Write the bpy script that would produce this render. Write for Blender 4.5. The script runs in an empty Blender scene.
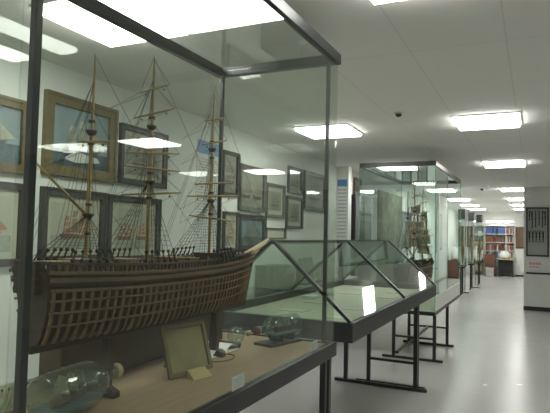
import bpy, bmesh, math, random
from mathutils import Vector, Matrix
random.seed(7)
sc = bpy.context.scene
C = sc.collection
PI = math.pi

# ------------------------------------------------------------------ camera
cd = bpy.data.cameras.new('camera'); cam = bpy.data.objects.new('camera', cd); C.objects.link(cam)
cd.sensor_width = 36; cd.lens = 36; cd.clip_start = .05
YAW, PIT, ROL = math.atan(260/550), 26.8/550, .022
cam.matrix_world = (Matrix.Translation((0, 0, 1.5)) @ Matrix.Rotation(YAW, 4, 'Z')
                    @ Matrix.Rotation(PI/2 + PIT, 4, 'X') @ Matrix.Rotation(ROL, 4, 'Z'))
sc.camera = cam
# ------------------------------------------------------------------ world + exposure
w = bpy.data.worlds.new('world'); sc.world = w; w.use_nodes = True
w.node_tree.nodes['Background'].inputs[0].default_value = (.75, .8, .78, 1)
w.node_tree.nodes['Background'].inputs[1].default_value = .05
sc.view_settings.view_transform = 'Standard'; sc.view_settings.look = 'None'
sc.view_settings.gamma = 1; sc.view_settings.exposure = 0.07
sc.view_settings.use_curve_mapping = False
LAMP = 19.0
try:
    sc.cycles.transparent_max_bounces = 40; sc.cycles.max_bounces = 10
    sc.cycles.diffuse_bounces = 5; sc.cycles.glossy_bounces = 5
    sc.cycles.caustics_reflective = False; sc.cycles.caustics_refractive = False
except Exception: pass

# ------------------------------------------------------------------ materials
MATS = {}
def nodes(name):
    m = bpy.data.materials.new(name); m.use_nodes = True
    nt = m.node_tree; b = nt.nodes['Principled BSDF']; MATS[name] = m
    return m, nt, b
def mat(name, col, rough=.5, metal=0, noise=.12, scale=30, stretch=(1, 1, 1), bump=0, spec=.5):
    m, nt, b = nodes(name)
    tc = nt.nodes.new('ShaderNodeTexCoord'); mp = nt.nodes.new('ShaderNodeMapping')
    mp.inputs['Scale'].default_value = stretch
    nz = nt.nodes.new('ShaderNodeTexNoise'); nz.inputs['Scale'].default_value = scale
    nz.inputs['Detail'].default_value = 4
    nt.links.new(tc.outputs['Object'], mp.inputs[0]); nt.links.new(mp.outputs[0], nz.inputs['Vector'])
    cr = nt.nodes.new('ShaderNodeValToRGB')
    cr.color_ramp.elements[0].position = .3; cr.color_ramp.elements[1].position = .7
    cr.color_ramp.elements[0].color = (*[c*(1-noise) for c in col], 1)
    cr.color_ramp.elements[1].color = (*[min(1, c*(1+noise)) for c in col], 1)
    nt.links.new(nz.outputs['Fac'], cr.inputs[0]); nt.links.new(cr.outputs[0], b.inputs['Base Color'])
    b.inputs['Roughness'].default_value = rough; b.inputs['Metallic'].default_value = metal
    b.inputs['Specular IOR Level'].default_value = spec
    if bump:
        bp = nt.nodes.new('ShaderNodeBump'); bp.inputs['Strength'].default_value = bump
        nt.links.new(nz.outputs['Fac'], bp.inputs['Height']); nt.links.new(bp.outputs[0], b.inputs['Normal'])
    return m
def glass(name, tint, ior=1.5, rough=0.0, haze=0.0, hazecol=(.6, .7, .64)):
    m = bpy.data.materials.new(name); m.use_nodes = True; nt = m.node_tree; nt.nodes.clear(); MATS[name] = m
    out = nt.nodes.new('ShaderNodeOutputMaterial'); mix = nt.nodes.new('ShaderNodeMixShader')
    tr = nt.nodes.new('ShaderNodeBsdfTransparent'); tr.inputs[0].default_value = (*tint, 1)
    gl = nt.nodes.new('ShaderNodeBsdfGlossy'); gl.inputs['Roughness'].default_value = rough
    fr = nt.nodes.new('ShaderNodeFresnel'); geo = nt.nodes.new('ShaderNodeNewGeometry')
    mr = nt.nodes.new('ShaderNodeMapRange')
    mr.inputs['To Min'].default_value = ior; mr.inputs['To Max'].default_value = 1/ior
    nt.links.new(geo.outputs['Backfacing'], mr.inputs['Value']); nt.links.new(mr.outputs[0], fr.inputs['IOR'])
    nt.links.new(fr.outputs[0], mix.inputs[0])
    if haze:                                    # diffuse haze mixed into the transparent part
        m2 = nt.nodes.new('ShaderNodeMixShader'); df = nt.nodes.new('ShaderNodeBsdfTranslucent')
        dd = nt.nodes.new('ShaderNodeBsdfDiffuse'); ad = nt.nodes.new('ShaderNodeMixShader'); ad.inputs[0].default_value = .5
        df.inputs[0].default_value = (*hazecol, 1); dd.inputs[0].default_value = (*hazecol, 1)
        nt.links.new(df.outputs[0], ad.inputs[1]); nt.links.new(dd.outputs[0], ad.inputs[2])
        m2.inputs[0].default_value = haze
        nt.links.new(tr.outputs[0], m2.inputs[1]); nt.links.new(ad.outputs[0], m2.inputs[2])
        nt.links.new(m2.outputs[0], mix.inputs[1])
    else:
        nt.links.new(tr.outputs[0], mix.inputs[1])
    nt.links.new(gl.outputs[0], mix.inputs[2]); nt.links.new(mix.outputs[0], out.inputs[0])
    return m
def emit(name, col, s):
    m = bpy.data.materials.new(name); m.use_nodes = True; nt = m.node_tree; nt.nodes.clear(); MATS[name] = m
    out = nt.nodes.new('ShaderNodeOutputMaterial'); e = nt.nodes.new('ShaderNodeEmission')
    e.inputs[0].default_value = (*col, 1); e.inputs[1].default_value = s
    nt.links.new(e.outputs[0], out.inputs[0]); return m

hallm = mat('hall_brown_wall', (.46, .45, .40), .6, noise=.15, scale=4, stretch=(3, 3, .3))
wallm = mat('wall_paint', (.79, .81, .77), .7, noise=.03, scale=3)
wallw = mat('white_wall_paint', (.72, .74, .71), .6, noise=.03, scale=3)
steel = mat('black_steel', (.018, .02, .02), .32, noise=.2, scale=8)
steelg = mat('dark_grey_steel', (.028, .032, .031), .35, noise=.15, scale=8)
pane = glass('case_glass', (.95, .975, .955), 1.5, 0, .004)
pane2 = glass('green_case_glass', (.93, .98, .96), 1.42, 0, .003)
topglass = glass('top_glass', (.96, .98, .965), 1.5, 0, .01)
edge = mat('glass_edge', (.12, .3, .23), .2, noise=.1)
botglass = glass('bottle_glass', (.80, .88, .82), 1.7, .03, .10, (.55, .66, .55))
botgreen = glass('green_bottle_glass', (.70, .84, .75), 1.6, .02, .05, (.35, .5, .4))
picglass = glass('picture_glass', (.98, .985, .98), 1.3, .05)
deckw = mat('case_floor_wood', (.34, .24, .14), .45, noise=.12, scale=6, stretch=(12, 1, 1))
deckd = mat('dark_stained_board', (.10, .065, .038), .5, noise=.15, scale=6)
beige = mat('beige_cloth', (.50, .49, .36), .8, noise=.08, scale=20)
hullm = mat('hull_wood', (.045, .029, .019), .55, noise=.35, scale=18, stretch=(1, .2, 3))
ribm = mat('rib_wood', (.20, .12, .06), .55, noise=.3, scale=30, stretch=(1, 1, .3))
strakem = mat('strake_wood', (.13, .075, .04), .55, noise=.3, scale=30, stretch=(1, .2, 1))
mastm = mat('mast_wood', (.36, .26, .10), .5, noise=.2, scale=30, stretch=(1, 1, .2))
tanm = mat('pale_spar_wood', (.50, .40, .24), .5, noise=.15, scale=30)
ropem = mat('black_rope', (.02, .02, .016), .8, noise=.2, scale=50)
sailm = mat('sail_cloth', (.29, .27, .17), .8, noise=.15, scale=12)
gold = mat('gilt_frame', (.15, .115, .045), .4, .2, noise=.35, scale=40)
dkframe = mat('dark_wood_frame', (.035, .034, .03), .4, noise=.2, scale=15)
gyframe = mat('grey_brown_frame', (.10, .10, .085), .5, noise=.2, scale=15)
matboard = mat('cream_mat', (.58, .57, .46), .8, noise=.05, scale=8)
paper = mat('white_paper', (.75, .76, .72), .7, noise=.03)
ink = mat('grey_print', (.42, .44, .44), .8, noise=.1)
bluep = mat('blue_print', (.10, .27, .55), .6, noise=.05)
pinkp = mat('pink_print', (.62, .20, .24), .6, noise=.1)
brass = mat('brass', (.16, .13, .055), .4, .4, noise=.2, scale=12)
brassp = mat('dull_brass_plate', (.24, .215, .10), .45, .3, noise=.25, scale=7)
yellowc = mat('yellow_card', (.42, .34, .14), .8, noise=.05)
cork = mat('cork', (.5, .42, .25), .8, noise=.3, scale=60)
redm = mat('red_wax', (.12, .03, .02), .4, noise=.2)
darkb = mat('dark_plastic', (.03, .032, .035), .4, noise=.2)
teal = mat('teal_paint', (.03, .09, .11), .45, noise=.4, scale=12)
coralm = mat('coral_white', (.62, .66, .62), .8, noise=.25, scale=25, bump=.5)
lampf = mat('lamp_frame', (.75, .76, .74), .4, noise=.02)
diff = emit('lamp_diffuser', (1.0, .995, .94), LAMP)
diffh = emit('dim_lamp_diffuser', (1.0, .995, .94), LAMP*.6)
diff2 = emit('shelf_strip_light', (1, .99, .93), LAMP*.9)
chrome = mat('chrome', (.6, .6, .6), .15, .9, noise=.05)
redbrown = mat('red_brown_wood', (.13, .045, .03), .45, noise=.25, scale=6, stretch=(6, 6, 1))
brownp = mat('brown_panel', (.22, .12, .075), .5, noise=.2, scale=4, stretch=(4, 4, 1))
cloth = mat('white_cloth', (.75, .75, .73), .9, noise=.06, scale=8, bump=.3)
greenm = mat('pale_green_metal', (.35, .42, .30), .5, noise=.1)
woven = mat('pale_green_rib', (.42, .48, .33), .6, noise=.2, scale=30)
boardm = mat('grey_felt_board', (.40, .42, .40), .9, noise=.08, scale=40)
basem = mat('dark_baseboard', (.02, .02, .02), .5, noise=.1)

# floor: glossy pale vinyl
def floor_mat():
    m, nt, b = nodes('vinyl_floor')
    tc = nt.nodes.new('ShaderNodeTexCoord')
    n1 = nt.nodes.new('ShaderNodeTexNoise'); n1.inputs['Scale'].default_value = 1.3; n1.inputs['Detail'].default_value = 5
    cr = nt.nodes.new('ShaderNodeValToRGB')
    cr.color_ramp.elements[0].color = (.375, .375, .365, 1); cr.color_ramp.elements[1].color = (.42, .42, .41, 1)
    nt.links.new(tc.outputs['Object'], n1.inputs['Vector']); nt.links.new(n1.outputs['Fac'], cr.inputs[0])
    nt.links.new(cr.outputs[0], b.inputs['Base Color'])
    n2 = nt.nodes.new('ShaderNodeTexNoise'); n2.inputs['Scale'].default_value = 5
    nt.links.new(tc.outputs['Object'], n2.inputs['Vector'])
    mr = nt.nodes.new('ShaderNodeMapRange'); mr.inputs['To Min'].default_value = .20; mr.inputs['To Max'].default_value = .30
    nt.links.new(n2.outputs['Fac'], mr.inputs[0]); nt.links.new(mr.outputs[0], b.inputs['Roughness'])
    bp = nt.nodes.new('ShaderNodeBump'); bp.inputs['Strength'].default_value = .05
    nt.links.new(n2.outputs['Fac'], bp.inputs['Height']); nt.links.new(bp.outputs[0], b.inputs['Normal'])
    b.inputs['Specular IOR Level'].default_value = .36
    return m
# ceiling: painted boards with faint seams
def ceil_mat():
    m, nt, b = nodes('ceiling_board')
    tc = nt.nodes.new('ShaderNodeTexCoord'); mp = nt.nodes.new('ShaderNodeMapping')
    mp.inputs['Rotation'].default_value = (0, 0, PI/2); mp.inputs['Location'].default_value = (0, .14, 0)
    br = nt.nodes.new('ShaderNodeTexBrick'); br.offset = 0
    br.inputs['Scale'].default_value = 1; br.inputs['Brick Width'].default_value = 1.63
    br.inputs['Row Height'].default_value = .53; br.inputs['Mortar Size'].default_value = .005
    br.inputs['Mortar Smooth'].default_value = .3
    br.inputs['Color1'].default_value = (.90, .885, .85, 1); br.inputs['Color2'].default_value = (.91, .90, .865, 1)
    br.inputs['Mortar'].default_value = (.79, .79, .76, 1)
    nt.links.new(tc.outputs['Object'], mp.inputs[0]); nt.links.new(mp.outputs[0], br.inputs['Vector'])
    nt.links.new(br.outputs['Color'], b.inputs['Base Color']); b.inputs['Roughness'].default_value = .8
    return m
floorm, ceilm = floor_mat(), ceil_mat()

# ------------------------------------------------------------------ mesh helpers
class MB:
    def __init__(s): s.bm = bmesh.new(); s.mi = 0
    def _f(s, fs):
        for f in fs: f.material_index = s.mi
    def box(s, a, b):
        x0, y0, z0 = [min(p, q) for p, q in zip(a, b)]; x1, y1, z1 = [max(p, q) for p, q in zip(a, b)]
        v = [s.bm.verts.new(p) for p in ((x0,y0,z0),(x1,y0,z0),(x1,y1,z0),(x0,y1,z0),(x0,y0,z1),(x1,y0,z1),(x1,y1,z1),(x0,y1,z1))]
        s._f([s.bm.faces.new([v[i] for i in q]) for q in ((3,2,1,0),(4,5,6,7),(0,1,5,4),(1,2,6,5),(2,3,7,6),(3,0,4,7))])
        return s
    def hexa(s, pts):                           # 8 points: bottom ring then top ring
        v = [s.bm.verts.new(p) for p in pts]
        s._f([s.bm.faces.new([v[i] for i in q]) for q in ((3,2,1,0),(4,5,6,7),(0,1,5,4),(1,2,6,5),(2,3,7,6),(3,0,4,7))])
        return s
    def tube(s, pts, r, n=6, cap=True):
        pts = [Vector(p) for p in pts]
        rr = r if isinstance(r, (list, tuple)) else [r]*len(pts)
        rings = []
        for i, p in enumerate(pts):
            d = (pts[min(i+1, len(pts)-1)] - pts[max(i-1, 0)]).normalized()
            u = d.cross(Vector((0, 0, 1)));
            if u.length < 1e-3: u = d.cross(Vector((1, 0, 0)))
            u.normalize(); q = d.cross(u)
            rings.append([s.bm.verts.new(p + rr[i]*(math.cos(2*PI*k/n)*u + math.sin(2*PI*k/n)*q)) for k in range(n)])
        fs = []
        for a, b in zip(rings, rings[1:]):
            for k in range(n): fs.append(s.bm.faces.new((a[k], a[(k+1) % n], b[(k+1) % n], b[k])))
        if cap:
            fs.append(s.bm.faces.new(rings[0][::-1])); fs.append(s.bm.faces.new(rings[-1]))
        s._f(fs); return s
    def bar(s, a, b, w, h):                     # rectangular bar a->b
        a, b = Vector(a), Vector(b); d = (b-a).normalized()
        u = d.cross(Vector((0, 0, 1)))
        if u.length < 1e-3: u = Vector((1, 0, 0))
        u.normalize(); q = u.cross(d)
        o = [(-1,-1),(1,-1),(1,1),(-1,1)]
        return s.hexa([a + u*w/2*i + q*h/2*j for i, j in o] + [b + u*w/2*i + q*h/2*j for i, j in o])
    def ball(s, c, r, seg=8):
        g = bmesh.ops.create_uvsphere(s.bm, u_segments=seg, v_segments=max(4, seg//2+1), radius=1)
        R = r if isinstance(r, (list, tuple)) else (r, r, r)
        for v in g['verts']:
            v.co = Vector((v.co.x*R[0]+c[0], v.co.y*R[1]+c[1], v.co.z*R[2]+c[2]))
        s._f({f for v in g['verts'] for f in v.link_faces}); return s
    def lathe(s, prof, axis_o, axis_d, n=24):   # prof: list of (t, r) along axis
        o, d = Vector(axis_o), Vector(axis_d).normalized()
        u = d.cross(Vector((0, 0, 1)))
        if u.length < 1e-3: u = Vector((1, 0, 0))
        u.normalize(); q = u.cross(d); rings = []
        for t, r in prof:
            rings.append([s.bm.verts.new(o + d*t + max(r, 1e-4)*(math.cos(2*PI*k/n)*u + math.sin(2*PI*k/n)*q)) for k in range(n)])
        fs = []
        for a, b in zip(rings, rings[1:]):
            for k in range(n): fs.append(s.bm.faces.new((a[k], a[(k+1) % n], b[(k+1) % n], b[k])))
        fs.append(s.bm.faces.new(rings[0][::-1])); fs.append(s.bm.faces.new(rings[-1]))
        s._f(fs); return s
    def grid(s, rows, close=False):
        vv = [[s.bm.verts.new(p) for p in r] for r in rows]; fs = []
        for a, b in zip(vv, vv[1:]):
            for k in range(len(a)-1): fs.append(s.bm.faces.new((a[k], a[k+1], b[k+1], b[k])))
        s._f(fs); return s
    def poly(s, pts):
        s._f([s.bm.faces.new([s.bm.verts.new(p) for p in pts])]); return s
    def prism(s, pts, off):                     # planar outline pushed by off
        a = [s.bm.verts.new(p) for p in pts]; b = [s.bm.verts.new(Vector(p)+Vector(off)) for p in pts]
        n = len(a); fs = [s.bm.faces.new(a), s.bm.faces.new(b[::-1])]
        for k in range(n): fs.append(s.bm.faces.new((a[k], b[k], b[(k+1) % n], a[(k+1) % n])))
        s._f(fs); return s
    def build(s, name, m, parent=None, smooth=False, bevel=0, label=None, origin=None):
        bmesh.ops.recalc_face_normals(s.bm, faces=s.bm.faces)
        me = bpy.data.meshes.new(name); 
        if parent is not None:
            off = parent_world(parent); bmesh.ops.translate(s.bm, verts=s.bm.verts, vec=-off)
        elif origin is not None:
            bmesh.ops.translate(s.bm, verts=s.bm.verts, vec=-Vector(origin))
        s.bm.to_mesh(me); s.bm.free()
        for x in (m if isinstance(m, (list, tuple)) else [m]): me.materials.append(x)
        if smooth:
            for p in me.polygons: p.use_smooth = True
        o = bpy.data.objects.new(name, me); C.objects.link(o)
        if parent is not None: o.parent = parent
        elif origin is not None: o.location = origin
        if bevel:
            md = o.modifiers.new('bevel', 'BEVEL'); md.width = bevel; md.segments = 2; md.limit_method = 'ANGLE'
        if label: o['label'] = label
        return o
def parent_world(p):
    v = Vector((0, 0, 0))
    while p is not None: v += p.location; p = p.parent
    return v
def thing(name, label, cat, loc=(0, 0, 0), group=None):
    o = bpy.data.objects.new(name, None); C.objects.link(o); o.location = loc; o.empty_display_size = .1
    o['label'] = label; o['category'] = cat
    if group: o['group'] = group
    return o
def tag(o, label, cat, group=None, kind=None):
    o['label'] = label; o['category'] = cat
    if group: o['group'] = group
    if kind: o['kind'] = kind
    return o
def struct(name, mb, m, parent=None, **k):
    o = mb.build(name, m, parent, **k)
    if parent is None: o['kind'] = 'structure'
    return o

# ------------------------------------------------------------------ room shell
XL, YF, YB, XR, H = -2.9, 24.5, -3.0, 5.0, 2.6
struct('floor', MB().box((XL-.1, YB-.1, -.1), (XR+.1, YF+.1, 0)), floorm)
struct('ceiling', MB().box((XL-.1, YB-.1, H), (XR+.1, YF+.1, H+.1)), ceilm)
struct('wall_left', MB().box((XL-.1, YB, 0), (XL, YF, H)), wallm)
struct('wall_far', MB().box((XL, YF, 0), (XR, YF+.1, H)), wallw)
struct('wall_near', MB().box((XL, YB-.1, 0), (XR, YB, H)), hallm)
struct('wall_right', MB().box((XR, YB, 0), (XR+.1, 12.95, H)), hallm)
struct('wall_partition', MB().box((-.21, 12.85, 0), (1.3, 12.95, H)), wallw)
struct('wall_hall', MB().box((1.3, 12.85, 0), (XR, 12.95, H)), hallm)
struct('wall_corridor_right', MB().box((.1, 12.95, 0), (.2, YF, H)), wallw)
struct('baseboard_partition', MB().box((-.215, 12.835, 0), (XR, 12.85, .085)), basem)
struct('baseboard_left', MB().box((XL, YB, 0), (XL+.012, YF, .08)), basem)
struct('trim_1', MB().box((-.165, 12.82, .765), (.9, 12.85, .80)), basem)
struct('wall_pier_left', MB().box((XL, 8.45, 0), (XL+.2, 8.62, H)), wallw)

# ------------------------------------------------------------------ ceiling lights
def make_light():
    t = thing('ceiling_light', 'recessed ceiling light', 'ceiling light', (0, 0, H))
    fr = MB()
    for a, b in (((-.29, -.29, -.012), (.29, -.275, 0)), ((-.29, .275, -.012), (.29, .29, 0)),
                 ((-.29, -.275, -.012), (-.275, .275, 0)), ((.275, -.275, -.012), (.29, .275, 0))):
        fr.box([a[0], a[1], a[2]+H], [b[0], b[1], b[2]+H])
    fr.build('frame', lampf, t)
    MB().box((-.27, -.27, H-.036), (.27, .27, H-.001)).build('diffuser', diff, t)
    return t
def copy_tree(o, parent=None):
    c = o.copy(); C.objects.link(c)
    if parent: c.parent = parent
    for ch in list(o.children): copy_tree(ch, c)
    return c
light0 = make_light(); first = True
RY = (-1.1, 2.17, 5.44, 8.65, 13.25, 16.5, 19.4, 22.1)  # first entry: unseen lamps behind the camera, added to brighten the room
ordn = ['unseen behind the camera, added for brightness, rearmost', 'nearest', 'second', 'third', 'fourth', 'fifth', 'sixth', 'farthest']
for row, x in (('left', -1.965), ('right', -.40), ('hall', 2.5),):
    for k, y in enumerate(RY):
        if row.startswith('hall') and y > 12: continue
        o = light0 if first else copy_tree(light0); first = False
        o.location = (x, y, H)
        if row == 'left': o['label'] = f'square white ceiling light panel, {ordn[k]} in the row above the glass cases'
        elif row == 'right': o['label'] = f'square white ceiling light panel, {ordn[k]} in the row above the walkway'
        else:
            o['label'] = 'square white ceiling light panel over the open hall right of the view'
            o['group'] = 'ceiling lights over the open hall'
            for ch in o.children:
                if ch.name.startswith('diffuser'):
                    ch.material_slots[0].link = 'OBJECT'; ch.material_slots[0].material = diffh
        if row in ('left', 'right'): o['group'] = 'ceiling lights in the %s row' % row
for x, y, l in ((-1.10, 4.87, 'small round chrome ceiling detector left of the big walkway light panel'),
                (-1.07, 13.1, 'small round chrome ceiling detector far down the walkway between the light rows')):
    t = thing('ceiling_detector', l, 'smoke detector', (x, y, H), 'ceiling detectors')
    MB().lathe([(0, .05), (.008, .05), (.012, .042)], (x, y, H), (0, 0, -1), 16).build('rim', chrome, t, True)
    MB().lathe([(.012, .03), (.022, .03), (.034, .018), (.036, .0)], (x, y, H), (0, 0, -1), 16).build('sensor', darkb, t, True)

# ------------------------------------------------------------------ display case 1 (tall, with model ship)
def H_frame(par, x0, x1, y, ztop, px0, px1, stretch=.25, t=.038, m=steel):
    MB().box((x0, y-t/2, 0), (x1, y+t/2, .03)).build('foot_bar', m, par, bevel=.002)
    for px in (px0, px1):
        MB().box((px-t/2, y-t/2, .03), (px+t/2, y+t/2, ztop)).build('post', m, par, bevel=.002)
    if stretch:
        MB().box((px0+t/2, y-t/2+.004, stretch-.012), (px1-t/2, y+t/2-.004, stretch+.012)).build('stretcher', m, par)
def rail_ring(par, name, x0, x1, y0, y1, z0, z1, t, m):
    MB().box((x1-t, y0, z0), (x1, y1, z1)).build(name, m, par, bevel=.002)
    MB().box((x0, y0, z0), (x0+t, y1, z1)).build(name, m, par, bevel=.002)
    MB().box((x0+t, y0, z0), (x1-t, y0+t, z1)).build(name, m, par, bevel=.002)
    MB().box((x0+t, y1-t, z0), (x1-t, y1, z1)).build(name, m, par, bevel=.002)
X0, X1, Y0, Y1 = -1.60, -.885, .72, 2.62
case = thing('display_case', 'tall black framed glass display case holding the big wooden sailing ship model', 'display case', ((X0+X1)/2, (Y0+Y1)/2, 0))
rail_ring(case, 'base_rail', X0, X1, Y0, Y1, .905, .972, .035, steel)
MB().box((X0+.035, Y0+.035, .925), (X1-.035, Y1-.035, .965)).build('case_floor', deckw, case)
rail_ring(case, 'top_rail', X0, X1, Y0, Y1, 2.36, 2.41, .035, steel)
G = .006
MB().box((X1-.012-G, Y0+.012+G, .973), (X1-.012, Y1-.012-G, 2.359)).build('glass_pane', pane, case)
MB().box((X0+.012, Y0+.012+G, .973), (X0+.012+G, Y1-.012-G, 2.359)).build('glass_pane', pane, case)
MB().box((X0+.012, Y0+.012, .973), (X1-.012, Y0+.012+G-.0005, 2.359)).build('glass_pane', pane, case)
MB().box((X0+.012, Y1-.012-G+.0005, .973), (X1-.012, Y1-.012, 2.359)).build('glass_pane', pane, case)
MB().box((X0+.036, Y0+.036, 2.385), (X1-.036, Y1-.036, 2.391)).build('top_pane', topglass, case)
for x in (X0+.05, X1-.05):
    for y in (Y0+.08, Y1-.048):
        MB().box((x-.009, y-.009, .972), (x+.009, y+.009, 2.36)).build('post', steel, case, bevel=.002)
for y in (Y0+.08, 1.67, Y1-.048):
    for x in (X0+.04, X1-.05):
        MB().box((x-.014, y-.014, .03), (x+.014, y+.014, .905)).build('leg', steel, case, bevel=.002)
    MB().box((X0-.02, y-.02, 0), (X1+.02, y+.02, .03)).build('foot_bar', steel, case, bevel=.002)
    MB().box((X0+.06, y-.012, .24), (X1-.07, y+.012, .265)).build('stretcher', steel, case)

# ------------------------------------------------------------------ model ship
def lerp(a, b, t): return a+(b-a)*t
def build_ship(root, ox, oy, oz, sails=False):
    """origin: keel stern bottom; bow towards +Y"""
    L, B, D = 1.22, .112, .187
    def top(t): return D + .022*(2*t-1)**2 + .008*t
    def half(t, u):
        b = B*min(1, (1-((max(0, t-.5))/.5)**3.4 if t > .45 else 1-.32*((.45-t)/.45)**2))
        e = lerp(.16, .42, abs(2*t-1)**3)
        return max(.004, b*(.10+.90*u**e)*(1-.06*max(0, u-.7)/.3))
    def P(t, u, side, o=0):
        y = oy + t*L + max(0, t-.8)/.2*.085*u**1.3 - max(0, .12-t)/.12*.02*u**3
        return Vector((ox + side*(half(t, u)+o), y, oz + top(t)*u))
    us = [0, .04, .1, .2, .32, .45, .6, .75, .88, 1]
    hm = MB(); N = 40
    for side in (-1, 1):
        hm.grid([[P(i/N, u, side, -.006 if u > .02 else 0) for u in us] for i in range(N+1)])
    hm.grid([[P(0, u, -1, -.006), P(0, u, 1, -.006)] for u in us])        # transom
    hm.grid([[P(i/N, 0, -1), P(i/N, 0, 1)] for i in range(N+1)])
    dm = MB(); dm.grid([[P(i/N, .93, -1, -.008), P(i/N, .93, 1, -.008)] for i in range(N+1)])
    dm.build('deck', ribm, root)
    # ribs and strakes
    rb = hm; hm.mi = 1
    for i in range(40):
        t = .01 + i*.98/39
        for side in (-1, 1):
            q = [P(t, u, side, .001) for u in us[1:] if u < .8]
            for a, b in zip(q, q[1:]): rb.bar(a, b, .009, .007)
    sk = hm; hm.mi = 2
    for u, wd in ((.28, .005), (.46, .006), (.62, .006), (.76, .008), (.90, .012), (1.0, .009)):
        for side in (-1, 1):
            q = [P(i/N, u, side, .0045) for i in range(N+1)]
            for a, b in zip(q, q[1:]): sk.bar(a, b, .004, wd)
    hull = hm.build('hull', [hullm, ribm, strakem], root)
    for p in hull.data.polygons: p.use_smooth = p.material_index == 0
    sd = MB(); sd.box((ox-.006, oy-.005, oz-.018), (ox+.006, oy+L+.01, oz+.004)); sd.build('keel', hullm, root)
    st = MB(); q = [Vector((ox, oy+L+.002+.088*u**1.3, oz-.01+(top(1)+.03)*u)) for u in (0, .2, .4, .6, .8, 1.05)]
    for a, b in zip(q, q[1:]): st.bar(a, b, .014, .014)
    st.build('stem', hullm, root)
    # bulwark: posts with square gaps + cap rail
    bw = MB()
    for i in range(62):
        t = .005+i*.99/61
        for side in (-1, 1):
            a = P(t, 1, side, -.002); bw.box(a-Vector((.003, .004, 0)), a+Vector((.003, .004, .022)))
    for side in (-1, 1):
        q = [P(i/N, 1, side, 0)+Vector((0, 0, .026)) for i in range(N+1)]
        for a, b in zip(q, q[1:]): bw.bar(a, b, .010, .007)
    a, b = P(0, 1, -1)+Vector((0, 0, .026)), P(0, 1, 1)+Vector((0, 0, .026)); bw.bar(a, b, .01, .007)
    bw.build('bulwark', hullm, root)
    # stern gallery
    sg = MB(); y = oy-.02
    sg.box((ox-.04, y-.015, oz+.15), (ox+.04, y+.02, oz+.238)); sg.box((ox-.045, y-.02, oz+.18), (ox+.045, y+.012, oz+.19))
    sg.box((ox-.045, y-.02, oz+.218), (ox+.045, y+.012, oz+.226))
    sg.build('stern_gallery', hullm, root)
    zt = oz+D+.012
    # forecastle and deck fittings
    fc = MB(); yf = oy+.97
    fc.hexa([(ox-.06, yf-.06, zt-.02), (ox+.06, yf-.06, zt-.02), (ox+.05, yf+.14, zt-.02), (ox-.05, yf+.14, zt-.02),
             (ox-.075, yf-.08, zt+.04), (ox+.075, yf-.08, zt+.04), (ox+.055, yf+.15, zt+.03), (ox-.055, yf+.15, zt+.03)])
    for k in range(9):
        fc.box((ox+.06, yf-.07+.024*k, zt+.03), (ox+.064, yf-.066+.024*k, zt+.055))
    fc.bar((ox+.064, yf-.08, zt+.056), (ox+.058, yf+.14, zt+.05), .005, .004)
    fc.build('forecastle', hullm, root)
    for yy, hh, ww in ((.36, .03, .04), (.62, .028, .05), (.74, .022, .03), (.16, .035, .045)):
        MB().box((ox-ww, oy+yy-.03, zt-.02), (ox+ww, oy+yy+.03, zt+hh)).box((ox-ww-.006, oy+yy-.036, zt+hh), (ox+ww+.006, oy+yy+.036, zt+hh+.004)).build('deck_house', ribm, root)
    for yy in (.3, .5, .8): MB().lathe([(0, .012), (.02, .009), (.034, .014)], (ox, oy+yy, zt-.01), (0, 0, 1), 10).build('capstan', ribm, root)
    # bowsprit
    bs = MB().tube([(ox, oy+1.10, zt-.01), (ox, oy+1.47, zt+.098)], [.013, .006], 8).build('bowsprit', tanm, root, True)
    MB().tube([(ox+.02, oy+1.17, zt+.012), (ox+.004, oy+1.45, zt+.085)], [.015, .006], 6).build('spritsail', tanm, bs, True)
    # masts: (y, ztop, radius, yards[(z, halflen, tiltdeg)], tops)
    masts = (('mizzen', .19, .875, .0090, [(.60, .05, 5)], (.37, .63)),
             ('main', .485, .96, .0105, [(.46, .105, 4), (.55, .10, -4), (.605, .095, 2), (.75, .075, 18), (.84, .055, 20)], (.50, .70)),
             ('fore', .90, .97, .0100, [(.385, .10, -6), (.48, .11, 2), (.535, .08, 5), (.71, .055, 14), (.81, .045, 12)], (.46, .68)))
    for nm, my, mh, r, yards, tops in masts:
        yb = oy+my
        m = MB().tube([(ox, yb, oz+.03), (ox, yb, oz+tops[0]), (ox, yb+.006, oz+tops[1]), (ox, yb+.006, oz+mh-.06), (ox, yb+.006, oz+mh)], [r, r*.8, r*.62, r*.4, r*.16], 10).build('mast', mastm, root, True)
        for z in tops:
            MB().lathe([(0, .009), (.010, .017), (.016, .018), (.017, .010)], (ox, yb+.003, oz+z-.01), (0, 0, 1), 14).build('top_platform', hullm, m, True)
        for z in (tops[0]-.06, tops[0]+.03, tops[1]-.04, tops[1]+.03): MB().lathe([(0, r*1.15), (.008, r*1.15)], (ox, yb+.003, oz+z), (0, 0, 1), 10).build('mast_band', hullm, m)
        for k, (z, hl, tl) in enumerate(yards):
            tl = math.radians(tl); a = math.radians(38)
            d = Vector((math.cos(a)*math.cos(tl), math.sin(a)*math.cos(tl), math.sin(tl)))
            c = Vector((ox+.012, yb, oz+z))
            yd = MB().tube([c-d*hl, c-d*hl*.5, c+d*hl*.5, c+d*hl], [.0022, .0042, .0042, .0022], 8).build('yard', mastm, m, True)
            if sails and k < 4:
                hh = .082; sm = MB(); rows = []
                for a_ in range(7):
                    q_ = a_/6; rows.append([c+d*hl*(.62*(2*e_/8-1))*(1+.1*q_)-Vector((0, -.02*math.sin(PI*q_)*math.sin(PI*e_/8), hh*q_)) for e_ in range(9)])
                sm.grid(rows); sl_ = sm.build('sail', sailm, yd, True); md = sl_.modifiers.new('thick', 'SOLIDIFY'); md.thickness = .002
            rg = MB(); tpz = Vector((ox, yb, oz+min(mh, z+.11)))
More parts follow.
